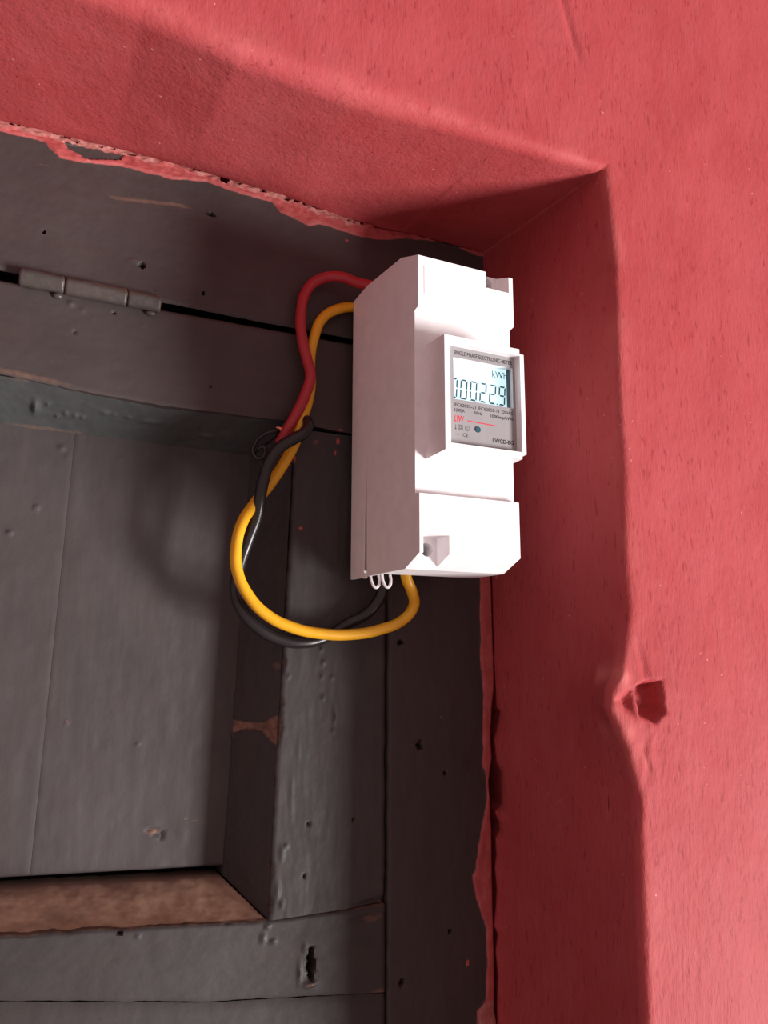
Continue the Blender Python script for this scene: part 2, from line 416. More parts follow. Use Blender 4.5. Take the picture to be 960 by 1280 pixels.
def jamb():
    zs = np.concatenate([np.linspace(-400, -165, 50), np.arange(-164, 88.6, .6), [89.0]])
    t = np.linspace(0, 1, 84)[None, :]
    Z = zs[:, None]+0*t
    l = 14.9+.25*fbm(0*Z, Z/5, 0, 71)+np.interp(Z, [-400, -130, 90], [.2, -.2, .0]); r = jamb_r(Z)
    X = l+(r-l)*t
    d = X-l; dr = r-X
    Y = .8*np.clip(1-d/1.2, 0, 1)**2+.5*np.clip(1-dr/.9, 0, 1)**2+.15*fbm(X/9, Z/12, 1, 72)+.05*fbm(X/2, Z/3, 2, 75)
    Y = Y+pits(X, Z, pits_j)
    on = np.clip((X-strip(Z))/.7, 0, 1)
    Y = Y-.45*on*(1+.4*fbm(X/2, Z/3, 0, 73)) - on*1.2*np.clip((-148-Z)/3, 0, 1)*(Z > -175)
    red = np.clip((X-strip(Z))/1.6+.5+.25*fbm(X/1.4, Z/4, 0, 74), 0, 1)
    red = red*(1-.75*np.exp(-((Z+74)/6)**2)*(np.abs(X-55.2) > .7))
    red = red+gauss(X, Z, 45.5, -131, .8, 1.3)+.8*gauss(X, Z, 36, -48, .35, .4)+.6*gauss(X, Z, 44, -69.8, .4, .4)
    pink = on*np.clip((-143.5-Z)/2, 0, 1)*(Z > -175)
    brown = .6*gauss(X, Z, 21, -60, .4, .5)+.25*np.clip(fbm(X/6, Z/30, 0, 79), 0, 1)
    P = np.stack([X, Y, Z], -1)
    return grid_object('jamb', P, GJ, trim, mask=np.stack([np.clip(red*(1-.8*pink), 0, 1), brown, pink], -1), back=(0, 22, 0))
jamb()
# the rebate behind the leaf (stops the door) closes the gaps; near-black colour paints their shade
def box(bm, x0, x1, y0, y1, z0, z1):
    vs_ = [bm.verts.new(p) for p in ((x0, y0, z0), (x1, y0, z0), (x1, y1, z0), (x0, y1, z0), (x0, y0, z1), (x1, y0, z1), (x1, y1, z1), (x0, y1, z1))]
    for f in ((0, 1, 2, 3), (4, 7, 6, 5), (0, 4, 5, 1), (1, 5, 6, 2), (2, 6, 7, 3), (3, 7, 4, 0)): bm.faces.new([vs_[i] for i in f])
    return vs_
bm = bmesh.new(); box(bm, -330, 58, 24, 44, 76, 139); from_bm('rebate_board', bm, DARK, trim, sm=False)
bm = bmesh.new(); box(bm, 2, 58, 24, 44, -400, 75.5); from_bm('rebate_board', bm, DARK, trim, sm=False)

# ------------------------------------------------------------------ door leaf
door = empty('door_1', (0, 0, 0), kind='structure', label='dark grey painted wooden panelled door leaf with drips and chipped edges')
tr_z = lambda x: float(np.interp(x, [-330, -115, -92, -68, -27, 14], [60, 56.9, 55.1, 54.0, 54.4, 52.3]))
def drips(X, Z, lst):
    r = 0*X
    for x, z, a, b, h in lst: r = r+h*gauss(X, Z, x, z, a, b)
    return r
def xgrid(a, b): return np.concatenate([np.linspace(a, -130, 30), np.arange(-129.5, b, .7), [b]]) if a < -135 else np.append(np.arange(a, b, .6), b)
def hboard(name, x0, x1, zb, zt, nz, mat, disp=None, mask=None, seed=1, thick=22, y=0.0, fz=None, edges=(.2, .2)):
    xs = xgrid(x0, x1)[:, None]; t = np.linspace(0, 1, nz)[None, :]
    X = xs+0*t; b = zb(X); tt = zt(X); Z = b+(tt-b)*t
    Y = y+.13*fbm(X/12, Z/9, 1, seed)+.05*fbm(X/3, Z/2, 2, seed+3)
    if edges[0]: Y = Y+edges[0]*np.clip(1-(Z-b)/1.2, 0, 1)**2
    if edges[1]: Y = Y+.8*np.clip(1-(tt-Z)/1.2, 0, 1)**2
    Y = Y+.6*np.clip(1-(x1-X)/1.0, 0, 1)**2
    Zw = Z+.18*fbm(X/4, 0*X, 0, seed+6)*(np.abs(t-.5)*2)**8
    if disp is not None: Y = Y+disp(X, Z)
    m = np.stack([np.clip(a+0*X, 0, 1) for a in (mask(X, Z) if mask else (0, 0, 0))], -1)
    return grid_object(name, np.stack([X, Y, Zw], -1), mat, door, mask=m, back=(0, thick, 0))
tz = lambda X: np.interp(X, [-330, -115, -92, -68, -27, 14], [60, 56.9, 55.1, 54.0, 54.4, 52.3])
hboard('top_rail', -330, 14.0, tz, lambda X: np.interp(X, [-330, -112, -70, 0, 14], [86.5, 86.6, 87.0, 87.4, 87.5]), 54, GH, seed=101,
       disp=lambda X, Z: pits(X, Z, [(-84, 82.5, .4, .4), (-52, 63, .4, .4), (-95, 74, .3, .3)], 1.5)-drips(X, Z, [(-97, 83, .8, .8, .7), (-93.5, 81.5, .5, .6, .5), (-90, 79.5, .4, .4, .4), (-75, 80, .4, .4, .4)]),
       mask=lambda X, Z: (.62*gauss(X, Z, -4.6, 53.7, 2.2, 1.2), .5*np.exp(-((Z-tz(X)-1.2)/1.2)**2)*np.clip((-85-X)/15, 0, 1)+.25*gauss(X, Z, -40, 70, 30, 6), 0))
# stile
def stile():
    zs = np.append(np.arange(-107.4, 52.0, .6), 52.0)[:, None]; t = np.linspace(0, 1, 68)[None, :]
    Z = zs+0*t
    l = np.interp(Z, [-107, -95, -59, -16, 17, 34, 53], [-26.8, -26.6, -25.6, -23.8, -22.3, -22.0, -22.0])
    r = 13.9+.25*fbm(0*Z, Z/6, 0, 111)
    X = l+(r-l)*t; d = X-l
    chip = np.clip(gauss(0*Z, Z, 0, -29, 1, 2.2)+gauss(0*Z, Z, 0, -41.5, 1, 1.6)+1.3*gauss(0*Z, Z, 0, -49, 1, 4)+.7*gauss(0*Z, Z, 0, -93, 1, 2)+.8*gauss(0*Z, Z, 0, -103, 1, 2.5), 0, 1)*(.6+.5*fbm(0*Z, Z/1.2, 0, 112))
    Y = (.9+1.8*chip)*np.clip(1-d/(1.5+1.2*chip), 0, 1)**2 + .9*np.clip(1-(r-X)/1.5, 0, 1)**2
    Y = Y+.16*fbm(X/6, Z/26, 1, 113)+.05*fbm(X/1.8, Z/10, 2, 114)+.04*fbm(X/.9, Z/3, 2, 115)
    Y = Y-drips(X, Z, [(-10.5, -24, .45, .7, .8), (-9.8, -28.5, .6, .9, .8), (-10.2, -33, .45, .8, .7), (-9.8, -40, .5, .9, .8), (-6.5, -33.5, .5, .6, .6), (-5.5, -46, .35, 3.2, .8), (-5.8, -51, .5, .6, .7),
                       (-22.8, -88, .8, 2.2, .6), (-21.5, -86, .5, .5, .9), (-24, -99, .7, 2.5, .8), (-22.5, -103, .6, 1.2, .9), (-14, -83, .3, .3, .5), (-22, -33, .5, .8, .5), (-18, -56, .6, 4, .2), (-20, -70, .6, 6, .25)])
    Y = Y+pits(X, Z, [(-14, -80, .4, .4), (-15.2, -96, .35, .5), (2, -80, .5, .4), (-3, -108, .3, .3)], 1.4)
    Y = Y+1.8*np.clip(1-np.abs(Z+107)/(1.2+1.4*np.clip((X-3)/10, 0, 1)), 0, 1)*np.clip((X-0)/8, 0, 1)
    red = .78*gauss(X, Z, -5.5, 49.5, 1.0, 1.6)+.62*gauss(X, Z, -6.5, 45, .7, 1.8)+.55*gauss(X, Z, -14, 48, 2.2, 2.2)+.65*gauss(X, Z, -21.6, 41, 1.0, 2.5)+.72*gauss(X, Z, -18.9, 16.9, 1.0, .9)
    brown = 1.2*np.clip(chip*1.5, 0, 1)*np.clip(1-d/2.0, 0, 1)+.9*gauss(X, Z, 10, -110, 3.5, 1.8)+.5*gauss(X, Z, 12.5, -100, .8, 30)*np.clip(fbm(0*X, Z/4, 0, 118)+.2, 0, 1)
    grid_object('stile', np.stack([X+.25*np.clip(1-d/2, 0, 1)*fbm(0*Z, Z/3, 0, 116)+.9*chip*np.clip(1-d/2, 0, 1), Y, Z], -1), GV, door, mask=np.stack([np.clip(a, 0, 1) for a in (red, brown, 0*X)], -1), back=(0, 22, 0))
stile()
br_t = lambda X: np.interp(X, [-330, -115, -102, -71, -26.8, 14], [-90, -99.8, -100.6, -103.2, -107.2, -107.9])+.25*fbm(X/5, 0*X, 0, 121)*(X < -27)
br_b = lambda X: np.interp(X, [-330, -100.8, -45, 13.4], [-97, -116.8, -127, -134.6])
hboard('bottom_rail', -330, 14.0, br_b, br_t, 44, GL, seed=122,
       disp=lambda X, Z: pits(X, Z, [(-12.3, -122, .95, 4.0), (-71, -104.5, .35, .5), (-40, -106, .4, .3)], 5)-drips(X, Z, [(-28.3, -112, .6, 1.2, .9), (-27, -109, .6, .6, .9), (-25, -113.5, .8, .6, .8), (-14.5, -117, .5, 1.2, .8), (-16, -124, .5, 3, .6), (-12.5, -127.8, 2.2, .7, .9), (-66, -106, .4, .6, .6)])
       + 1.2*gauss(X, Z, 9, -111, 5, .8),
       mask=lambda X, Z: (0, .55*gauss(X, Z, 9, -111.5, 4, 2)+.8*gauss(X, Z, 11, -136, 4, 3)+.6*gauss(X, Z, -12.5, -128, 2.2, .6)+.5*np.clip((Z-br_t(X)+1)/1, 0, 1), 0))
hboard('lower_board', -330, 14.0, lambda X: -400+0*X, lambda X: br_b(X)-.5, 120, GL, seed=131, edges=(0, .25))
# panel planks, set back 18 mm
def plank(xa, xb, nu, seed):
    zb_ = lambda X: np.interp(X, [-330, -103, -36, -20], [-76, -90.2, -94.3, -95.2])
    ut = np.linspace(0, 1, nu)[:, None]; t = np.linspace(0, 1, 220)[None, :]
    xat, xbt = xa; xab, xbb = xb
    Xt = xat+(xbt-xat)*ut; Xb = xab+(xbb-xab)*ut
    zb0 = zb_(Xb); Z = zb0+(49-zb0)*t; X = Xb+(Xt-Xb)*t
    du = np.minimum(ut, 1-ut)*abs(xbt-xat)
    Y = 18+.1*np.clip(1-du/.35, 0, 1)**2+.35*fbm(X/25, Z/30, 0, seed)+.08*fbm(X/3, Z/12, 0, seed+1)+.4*np.clip(1-(Z-zb0)/.8, 0, 1)**2
    Y = Y+pits(X, Z, [(-60.5, -81.0, 1.8, .5), (-58, -82.2, 1.8, .5), (-57, -83.4, .8, .6)], .7)
    Y = Y-drips(X, Z, [(-95.6, 40.5, .8, .8, .8), (-94, 38, .3, 1.6, .6), (-101.7, 20.1, .5, .9, .8), (-108.7, 11.6, .7, .7, .9), (-81.4, 23.1, .3, .3, .4), (-88, -46.7, .4, .4, .5), (-66.3, -54.3, .35, .35, .5), (-77.3, 39, .4, .4, .4)])
    brown = .75*gauss(X, Z, -60, -81.6, 2.8, .9)+.6*np.exp(-((Z+79+(X+48)*.25)/.35)**2)*(np.abs(X+47) < 3.5)
    red = .75*gauss(X, Z, -88, -46.5, .45, .45)
    grid_object('plank', np.stack([X, Y, Z], -1), GP, door, mask=np.stack([np.clip(a+0*X, 0, 1) for a in (red, brown, 0)], -1), back=(0, 10, 0))
plank((-91.7, -22), (-95.0, -22), 110, 141)
plank((-192, -91.78), (-195, -95.08), 120, 151)
plank((-330, -192.25), (-330, -195.25), 60, 161)
bm = bmesh.new(); box(bm, -330, 0, 32, 40, -200, 60); from_bm('added_light_block', bm, DARK, door, sm=False)  # added board blocking light behind the panel gap, black like its shade
# mouldings: sloped pieces from the face down to the panel, mitred
def moulding(name, a0, a1, b0, b1, n, mv, mat, seed, disp=None, mask=None, thick=(0, 9, 0), y1=18.0, ywav=.25):
    """a0,a1: outer edge ends (x,z) at y~0.4; b0,b1: foot ends at y1"""
    u = np.linspace(0, 1, n)[:, None]; v = np.linspace(0, 1, mv)[None, :]
    a0, a1, b0, b1 = [np.array(q, float) for q in (a0, a1, b0, b1)]
    X = (1-v)*((1-u)*a0[0]+u*a1[0])+v*((1-u)*b0[0]+u*b1[0]); Z = (1-v)*((1-u)*a0[1]+u*a1[1])+v*((1-u)*b0[1]+u*b1[1])
    Y = .6+(y1-.6)*v+0*u
    dn = ywav*fbm(X/6, Z/6, Y/6, seed)+.1*fbm(X/1.5, Z/1.5, Y/1.5, seed+1)
    if disp is not None: dn = dn+disp(u+0*v, v+0*u, X, Z)
    e = b0-a0; e = np.array([e[0], e[1], y1]); 
    along = np.array([a1[0]-a0[0], a1[1]-a0[1], 0.]); nn = np.cross(e/np.linalg.norm(e), along/np.linalg.norm(along))
    if nn[2] > 0: nn = -nn          # components (x, z, y): the visible side looks at -y
    P = np.stack([X+dn*nn[0], Y+dn*nn[2], Z+dn*nn[1]], -1)
    m = np.stack([np.clip(q+0*X, 0, 1) for q in (mask(u+0*v, v+0*u, X, Z) if mask else (0, 0, 0))], -1)
    return grid_object(name, P, mat, door, mask=m, back=thick)
moulding('moulding', (-330, 61), (-21.8, 54.6), (-330, 49), (-32.0, 45.2), 500, 36, GM, 171,
         disp=lambda u, v, X, Z: drips(X, Z, [(-104.5, 51, .9, 1.3, 1.6), (-101, 51.8, .4, .5, .7), (-98, 49.5, .5, .4, .7), (-95.5, 50.3, .6, .4, .8), (-92.5, 50, .6, .4, .8), (-90.4, 49.8, .6, .4, .8), (-84, 51.5, 1.2, .4, .6), (-81, 51.3, .5, .3, .6), (-76.5, 51.1, 1, .4, .6),
                                                (-70, 50.7, 3, .5, .6), (-50, 48.8, 2.5, .5, .5), (-103, 45.5, 4, 1, .4)]),
         mask=lambda u, v, X, Z: (0, .45*gauss(X, v, -100, 1.0, 20, .12)+.3*gauss(X, v, -110, .0, 20, .1), 0))
moulding('moulding', (-21.9, 54.2), (-26.8, -107.0), (-32.3, 44.8), (-37.0, -97.2), 270, 34, GV, 181,
         mask=lambda u, v, X, Z: (.6*gauss(X, Z, -32, -78, .5, .6), .95*np.clip(polysd(X, Z, [(-25, -45), (-28.5, -48), (-33, -48.2), (-36, -47.6), (-35.8, -52.3), (-32, -50.5), (-29, -50.8), (-25.2, -55)])/.5+.5, 0, 1)*.75+.6*gauss(X, Z, -25.5, -29.5, 1.3, 1.8), 0),
         disp=lambda u, v, X, Z: -1.0*np.clip(polysd(X, Z, [(-25, -46), (-31, -48.2), (-36, -47.6), (-35.8, -52.3), (-31.5, -50.5), (-25.2, -54)])/.7, 0, 1)*(.6+.8*fbm(X, Z, 0, 7)) + drips(X, Z, [(-36, -53, 1.2, .8, 1.0)]))
moulding('moulding', (-330, -83.5), (-27.0, -107.4), (-330, -78.2), (-37.4, -97.6), 500, 30, grey_paint('dusty_bare_moulding', True, (.20, .13, .10), .8, dust=True), 191, ywav=.35,
         mask=lambda u, v, X, Z: (0, 1.0*np.clip(.75-.55*v**6+.3*fbm(X/14, Z/4, 0, 8)-.6*np.clip((X+45)/12, 0, 1)*0, 0, 1)*(v > .04), 0),
         disp=lambda u, v, X, Z: -.4*np.exp(-(v/.08)**2)*np.clip(fbm(X/5, 0*X, 0, 9), 0, 1))

# ------------------------------------------------------------------ hinge (its knuckle stands proud of the gap)
hinge = empty('painted_hinge', (-91, 0, 88), label='grey painted barrel hinge with rusty seam across the gap above the door', category='hinge')
def knuckle(x0, x1, seed):
    nx, na = 40, 40
    u = np.linspace(0, 1, nx)[:, None]; a = np.linspace(0, 2*math.pi, na)[None, :]
    X = x0+(x1-x0)*u+0*a
    r = 2.9+.14*fbm(X/3, np.cos(a)*2, np.sin(a)*2, seed)-.5*np.clip(1-np.minimum(u, 1-u)*(x1-x0)/.5, 0, 1)**2
    # paint has run into the corner on the upper side: slightly squared barrel
    r = r*(1+.07*np.cos(4*(a+.3)))
    zc = 88.4+(X+91)*.0-.012*(X+112)
    Y = -1.0+r*np.cos(a); Z = zc+r*np.sin(a)
    rust = .72*np.exp(-((Z-zc-2.3)/.8)**2)*(Y < 1)+.7*np.clip(1-np.minimum(u, 1-u)*(x1-x0)/.6, 0, 1)*(fbm(X/2, Y/2, Z/2, seed)+.55)
    P = np.stack([X+91, Y, Z-88], -1)
    m = np.stack([0*X, np.clip(rust, 0, 1), 0*X], -1)
    V = grid_object('knuckle', P, GR, hinge, mask=m)
    # end caps
    me = V.data; bm = bmesh.new(); bm.from_mesh(me)
    bmesh.ops.remove_doubles(bm, verts=bm.verts[:], dist=1e-6)
    bmesh.ops.holes_fill(bm, edges=[e for e in bm.edges if e.is_boundary], sides=0)
    bm.to_mesh(me); bm.free()
for a, b, s in ((-112.2, -99.4, 1), (-99.2, -80.6, 2), (-80.4, -70.0, 3)): knuckle(a, b, s)
bm = bmesh.new(); box(bm, -20.5, 20.5, .1, 1.5, -3.5, -.4)
bmesh.ops.bevel(bm, geom=bm.edges[:], offset=.3, segments=2, affect='EDGES'); from_bm('leaf_plate', bm, GR, hinge)
bm = bmesh.new(); bmesh.ops.create_uvsphere(bm, u_segments=16, v_segments=10, radius=1.3)
bmesh.ops.transform(bm, matrix=Matrix.Translation((-10, -.4, -3.4)) @ Matrix.Diagonal((1.2, .8, .8, 1)), verts=bm.verts[:]); from_bm('screw_head', bm, GR, hinge)
bm = bmesh.new(); bmesh.ops.create_uvsphere(bm, u_segments=16, v_segments=10, radius=1.2)
bmesh.ops.transform(bm, matrix=Matrix.Translation((18.2, -.8, -3.6)) @ Matrix.Diagonal((1.4, .8, .8, 1)), verts=bm.verts[:]); from_bm('screw_head', bm, GR, hinge)

# ------------------------------------------------------------------ the meter
SC = .982
meter = empty('electricity_meter', (-1.95, -4.5, -.43), label='white plastic electronic energy meter with a lit display mounted on the grey door', category='meter')
meter.scale = (SC, SC, SC)

def prism(bm, prof, x0, x1):
    """closed (y,z) profile swept in x"""
    a = [bm.verts.new((x0, y, z)) for y, z in prof]; b = [bm.verts.new((x1, y, z)) for y, z in prof]
    n = len(prof)
    bm.faces.new(a[::-1]); bm.faces.new(b)
    for i in range(n): bm.faces.new((a[i], a[(i+1) % n], b[(i+1) % n], b[i]))
def solid(name, bm, mat, parent, cutters=(), bev=.4, seg=3, **props):
    bmesh.ops.recalc_face_normals(bm, faces=bm.faces[:])
    me = bpy.data.meshes.new(name); bm.to_mesh(me); bm.free()
    o = bpy.data.objects.new(name, me); COL.objects.link(o)
    me.shade_smooth()
    cs = []
    for cb in cutters:
        bmesh.ops.recalc_face_normals(cb, faces=cb.faces[:])
        cm = bpy.data.meshes.new('c'); cb.to_mesh(cm); cb.free()
        co = bpy.data.objects.new('c', cm); COL.objects.link(co); cs.append(co)
        md = o.modifiers.new('b', 'BOOLEAN'); md.object = co; md.operation = 'DIFFERENCE'; md.solver = 'EXACT'
    if bev:
        md = o.modifiers.new('v', 'BEVEL'); md.width = bev; md.segments = seg; md.limit_method = 'ANGLE'; md.angle_limit = math.radians(12); md.harden_normals = True
    dg = bpy.context.evaluated_depsgraph_get(); dg.update()
    nm = bpy.data.meshes.new_from_object(o.evaluated_get(dg)); nm.name = name
    for co in cs:
        c = co.data; bpy.data.objects.remove(co); bpy.data.meshes.remove(c)
    o.modifiers.clear(); o.data = nm; bpy.data.meshes.remove(me)
    nm.transform(Matrix.Scale(MM, 4)); nm.materials.clear(); nm.materials.append(mat)
    o.parent = parent
    for k, v in props.items(): o[k] = v
    return o
def cyl(bm, r, p, axis='Y', h=10, seg=40):
    rot = {'Y': Matrix.Rotation(math.pi/2, 4, 'X'), 'Z': Matrix.Identity(4), 'X': Matrix.Rotation(math.pi/2, 4, 'Y')}[axis]
    bmesh.ops.create_cone(bm, cap_ends=True, radius1=r, radius2=r, depth=h, segments=seg, matrix=Matrix.Translation(p) @ rot)

# case (side profile taken from the visible left flank)
bm = bmesh.new()
prism(bm, [(-11.8, 105.0), (-39.0, 102.8), (-50.6, 98.3), (-50.6, 81.1), (-48.2, 80.6), (-48.0, 22.3), (-50.6, 21.9), (-50.6, 4.1), (-41.2, 0.0), (0, 0.0), (0, 104.0)], 0, 36)
cuts = []
c = bmesh.new(); box(c, 25.4, 34.3, -60, -43.4, 92.8, 120); cuts.append(c)           # upper screw access
c = bmesh.new(); cyl(c, 2.3, (30.4, -42, 98.3), 'Y', 18); cuts.append(c)
c = bmesh.new(); box(c, 1.3, 10.1, -60, -43.2, -20, 9.7); cuts.append(c)             # lower screw access
c = bmesh.new(); cyl(c, 2.1, (6.6, -42, 6.0), 'Y', 18); cuts.append(c)
c = bmesh.new(); box(c, 1.2, 38.0, -24.0, 1.0, -20, 2.6); cuts.append(c)              # cable entry below
c = bmesh.new(); prism(c, [(-12.2, 50), (-12.0, 50), (-11.8, 20), (-11.6, -5), (-13.5, -5), (-13.0, 20)], -2, 3.5); cuts.append(c)   # seam opened towards the bottom
solid('case', bm, WHITE, meter, cuts, bev=.45)
# cable entry holes seen from below
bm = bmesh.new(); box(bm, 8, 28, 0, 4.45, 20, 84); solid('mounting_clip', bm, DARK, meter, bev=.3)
# thin tongue beside the open seam
bm = bmesh.new(); prism(bm, [(-11.2, 22), (-11.8, 22), (-11.9, 1.2), (-13.2, .6), (-13.2, -.6), (-11.2, -.6)], -.35, .5); solid('seam_lip', bm, WHITE, meter, bev=.15)
bm = bmesh.new(); prism(bm, [(-12.05, 44), (-12.2, 44), (-12.95, 20), (-13.35, 2), (-11.95, 2), (-11.9, 20)], .15, 1.2); solid('seam_shade', bm, DARK, meter, bev=0, label='black strip painted as shade in the open side seam')  # dark strip paints the shade inside the open seam
# two sealing loops under the left edge
def tube(name, pts, r, mat, parent=None, cyclic=False, res=8, bres=5, **props):
    cu = bpy.data.curves.new(name, 'CURVE'); cu.dimensions = '3D'; cu.bevel_depth = r; cu.bevel_resolution = bres; cu.resolution_u = res; cu.use_fill_caps = True
    sp = cu.splines.new('BEZIER'); sp.bezier_points.add(len(pts)-1); sp.use_cyclic_u = cyclic
    for b, p in zip(sp.bezier_points, pts): b.co = p; b.handle_left_type = b.handle_right_type = 'AUTO'
    t = bpy.data.objects.new('t', cu); COL.objects.link(t)
    dg = bpy.context.evaluated_depsgraph_get(); dg.update()
    me = bpy.data.meshes.new_from_object(t.evaluated_get(dg)); me.name = name
    bpy.data.objects.remove(t); bpy.data.curves.remove(cu)
    me.transform(Matrix.Scale(MM, 4)); me.materials.clear(); me.materials.append(mat); me.shade_smooth()
    return setup(bpy.data.objects.new(name, me), parent, **props)
for cx, cy in ((2.6, -14.2), (5.6, -16.8)):
    tube('seal_loop', [(cx-1.5, cy, .6), (cx-1.2, cy-.2, -1.6), (cx+.1, cy-.5, -3.7), (cx+1.0, cy-.5, -3.4), (cx+1.6, cy-.4, -1.6), (cx+1.5, cy, .6)], .5, WHITE2, meter, label='small white sealing loop')
# raised blank rectangle on the upper terminal cover
bm = bmesh.new(); box(bm, 2.1, 22, -50.72, -50.4, 85.6, 95.0); solid('blank_label', bm, WHITE, meter, bev=.1)

# display housing
bm = bmesh.new()
v = {}
fx0, fx1, fz0, fz1, fy = 4.0, 32.9, 33.6, 69.2, -59.5
bx0, bx1, bz0, bz1, by = 3.7, 33.2, 33.0, 69.8, -47.5
fv = [bm.verts.new(p) for p in ((fx0, fy, fz0), (fx1, fy, fz0), (fx1, fy, fz1), (fx0, fy, fz1))]
bv = [bm.verts.new(p) for p in ((bx0, by, bz0), (bx1, by, bz0), (bx1, by, bz1), (bx0, by, bz1))]
bm.faces.new(fv); bm.faces.new(bv[::-1])
for i in range(4): bm.faces.new((fv[i], bv[i], bv[(i+1) % 4], fv[(i+1) % 4]))
# rounded right corners
es = [e for e in bm.edges if abs(e.verts[0].co.y-e.verts[1].co.y) > 5 and e.verts[0].co.x > 20]
bmesh.ops.bevel(bm, geom=es, offset=1.6, segments=4, affect='EDGES')
c1 = bmesh.new(); box(c1, 5.9, 31.4, -70, -57.3, 35.8, 67.0)
c2 = bmesh.new(); box(c2, 8.0, 30.6, -58, -54.2, 50.0, 63.6)
solid('display_housing', bm, WHITE2, meter, [c1, c2], bev=.3)
# face label with its window (four strips around the window joined as one plate)
def xz_plate(bm, x0, x1, z0, z1, y0, y1): box(bm, x0, x1, y0, y1, z0, z1)
LY = -57.3
k_l = (246.5-57.3)/187.8
def L(x, z): return (-106.7+k_l*(x+106.7), -23.66+k_l*(z+23.66))
bm = bmesh.new()
wx0, wx1, wz0, wz1 = 8.35, 30.0, 50.2, 63.4
for a in ((6.0, wx0, 35.9, 66.9), (wx1, 30.9, 35.9, 66.9), (wx0, wx1, 35.9, wz0), (wx0, wx1, wz1, 66.9)):
    xz_plate(bm, a[0], a[1], a[2], a[3], LY-.06, LY+.02)
bmesh.ops.remove_doubles(bm, verts=bm.verts[:], dist=.001)
lab = from_bm('face_label', bm, LABEL, meter, sm=False, label='silver printed face label')
# lcd glass
SY = -54.9
bm = bmesh.new(); box(bm, 8.3, 29.55, SY, SY+.6, 50.2, 63.4)
lcd = from_bm('lcd_screen', bm, LCD, meter, sm=False, label='pale blue backlit display')
bm = bmesh.new(); box(bm, 29.3, 30.5, SY-.05, SY+.6, 50.1, 63.5)
from_bm('lcd_border', bm, plain('lcd_border', (.10, .20, .25), .4), meter, sm=False)
k_s = (246.5+SY)/187.8
def S(x, z): return (-106.7+k_s*(x+106.7), -23.66+k_s*(z+23.66))

def poly_plate(bm, pts, y):
    vs_ = [bm.verts.new((x, y, z)) for x, z in pts]
    f = bm.faces.new(vs_)
    r = bmesh.ops.extrude_face_region(bm, geom=[f])
    bmesh.ops.translate(bm, vec=(0, .03, 0), verts=[q for q in r['geom'] if isinstance(q, bmesh.types.BMVert)])
def text(s, x, z, h, y, mat, parent, name='lettering', width=None, bold=0.0, shear=0):
    cu = bpy.data.curves.new('t', 'FONT'); cu.body = s; cu.size = 1; cu.extrude = .02; cu.offset = bold; cu.shear = shear; cu.resolution_u = 3
    t = bpy.data.objects.new('t', cu); COL.objects.link(t)
    dg = bpy.context.evaluated_depsgraph_get(); dg.update()
    me = bpy.data.meshes.new_from_object(t.evaluated_get(dg)); me.name = name
    bpy.data.objects.remove(t); bpy.data.curves.remove(cu)
    co = np.zeros(len(me.vertices)*3); me.vertices.foreach_get('co', co); co = co.reshape(-1, 3)
    x0, x1 = co[:, 0].min(), co[:, 0].max()
    cap = .70
    sz = h/cap; sx = sz if width is None else width/(x1-x0)
    out = np.stack([x+(co[:, 0]-x0)*sx, y-co[:, 2]*.5, z+co[:, 1]*sz], -1)*MM
    me.vertices.foreach_set('co', out.ravel()); me.update(); me.materials.clear(); me.materials.append(mat)
    return setup(bpy.data.objects.new(name, me), parent)
TY = LY-.075
def lt(s, x0, x1, z, h, mat=INK, bold=0.0, **k):
    a = L(x0, z); b = L(x1, z)
    return text(s, a[0], a[1], h*k_l, TY, mat, lab, width=b[0]-a[0], bold=bold, **k)
lt('SINGLE PHASE ELECTRONIC METER', 7.6, 28.9, 63.75, 1.25, bold=.01)
lt('IEC62053-21', 7.45, 15.2, 47.45, 1.0, bold=.012)
lt('IEC62052-11', 15.9, 23.6, 47.45, 1.0, bold=.012)
lt('220VAC', 24.4, 28.7, 47.45, 1.0, bold=.012)
lt('5(80)A', 7.45, 11.2, 45.85, .95, bold=.012)
lt('50Hz', 14.5, 17.5, 45.85, .9, bold=.012)
lt('1000imp/kWh', 20.5, 28.8, 45.65, .95, bold=.02)
lt('LWV', 7.5, 11.0, 42.75, 1.9, mat=REDINK, bold=.03, shear=.25)
lt('LWCD-BG', 21.0, 28.7, 37.9, 1.25, bold=.03)
lt('CE', 10.4, 12.3, 38.35, 1.1)
bm = bmesh.new()
a, b = L(12.1, 43.45), L(22.6, 43.15)
poly_plate(bm, [(a[0], a[1]-.17), (b[0], b[1]-.17), (b[0], b[1]+.17), (a[0], a[1]+.17)], TY)
from_bm('printed_line', bm, REDINK, lab, sm=False, label='red printed line')
def ring(bm, cx, cz, ro, ri, y, n=28):
    for k in range(n):
        a0, a1 = 2*math.pi*k/n, 2*math.pi*(k+1)/n
        poly_plate(bm, [(cx+ri*math.cos(a0), cz+ri*math.sin(a0)), (cx+ro*math.cos(a0), cz+ro*math.sin(a0)), (cx+ro*math.cos(a1), cz+ro*math.sin(a1)), (cx+ri*math.cos(a1), cz+ri*math.sin(a1))], y)
def rect(bm, x0, x1, z0, z1, y): poly_plate(bm, [(x0, z0), (x1, z0), (x1, z1), (x0, z1)], y)
def frame_rect(bm, x0, x1, z0, z1, t, y):
    rect(bm, x0, x1, z0, z0+t, y); rect(bm, x0, x1, z1-t, z1, y); rect(bm, x0, x0+t, z0+t, z1-t, y); rect(bm, x1-t, x1, z0+t, z1-t, y)
bm = bmesh.new()
x, z = L(7.9, 40.3); rect(bm, x, x+.13, z, z+1.5, TY); poly_plate(bm, [(x-.3, z+.35), (x+.065, z-.1), (x+.43, z+.35)], TY)
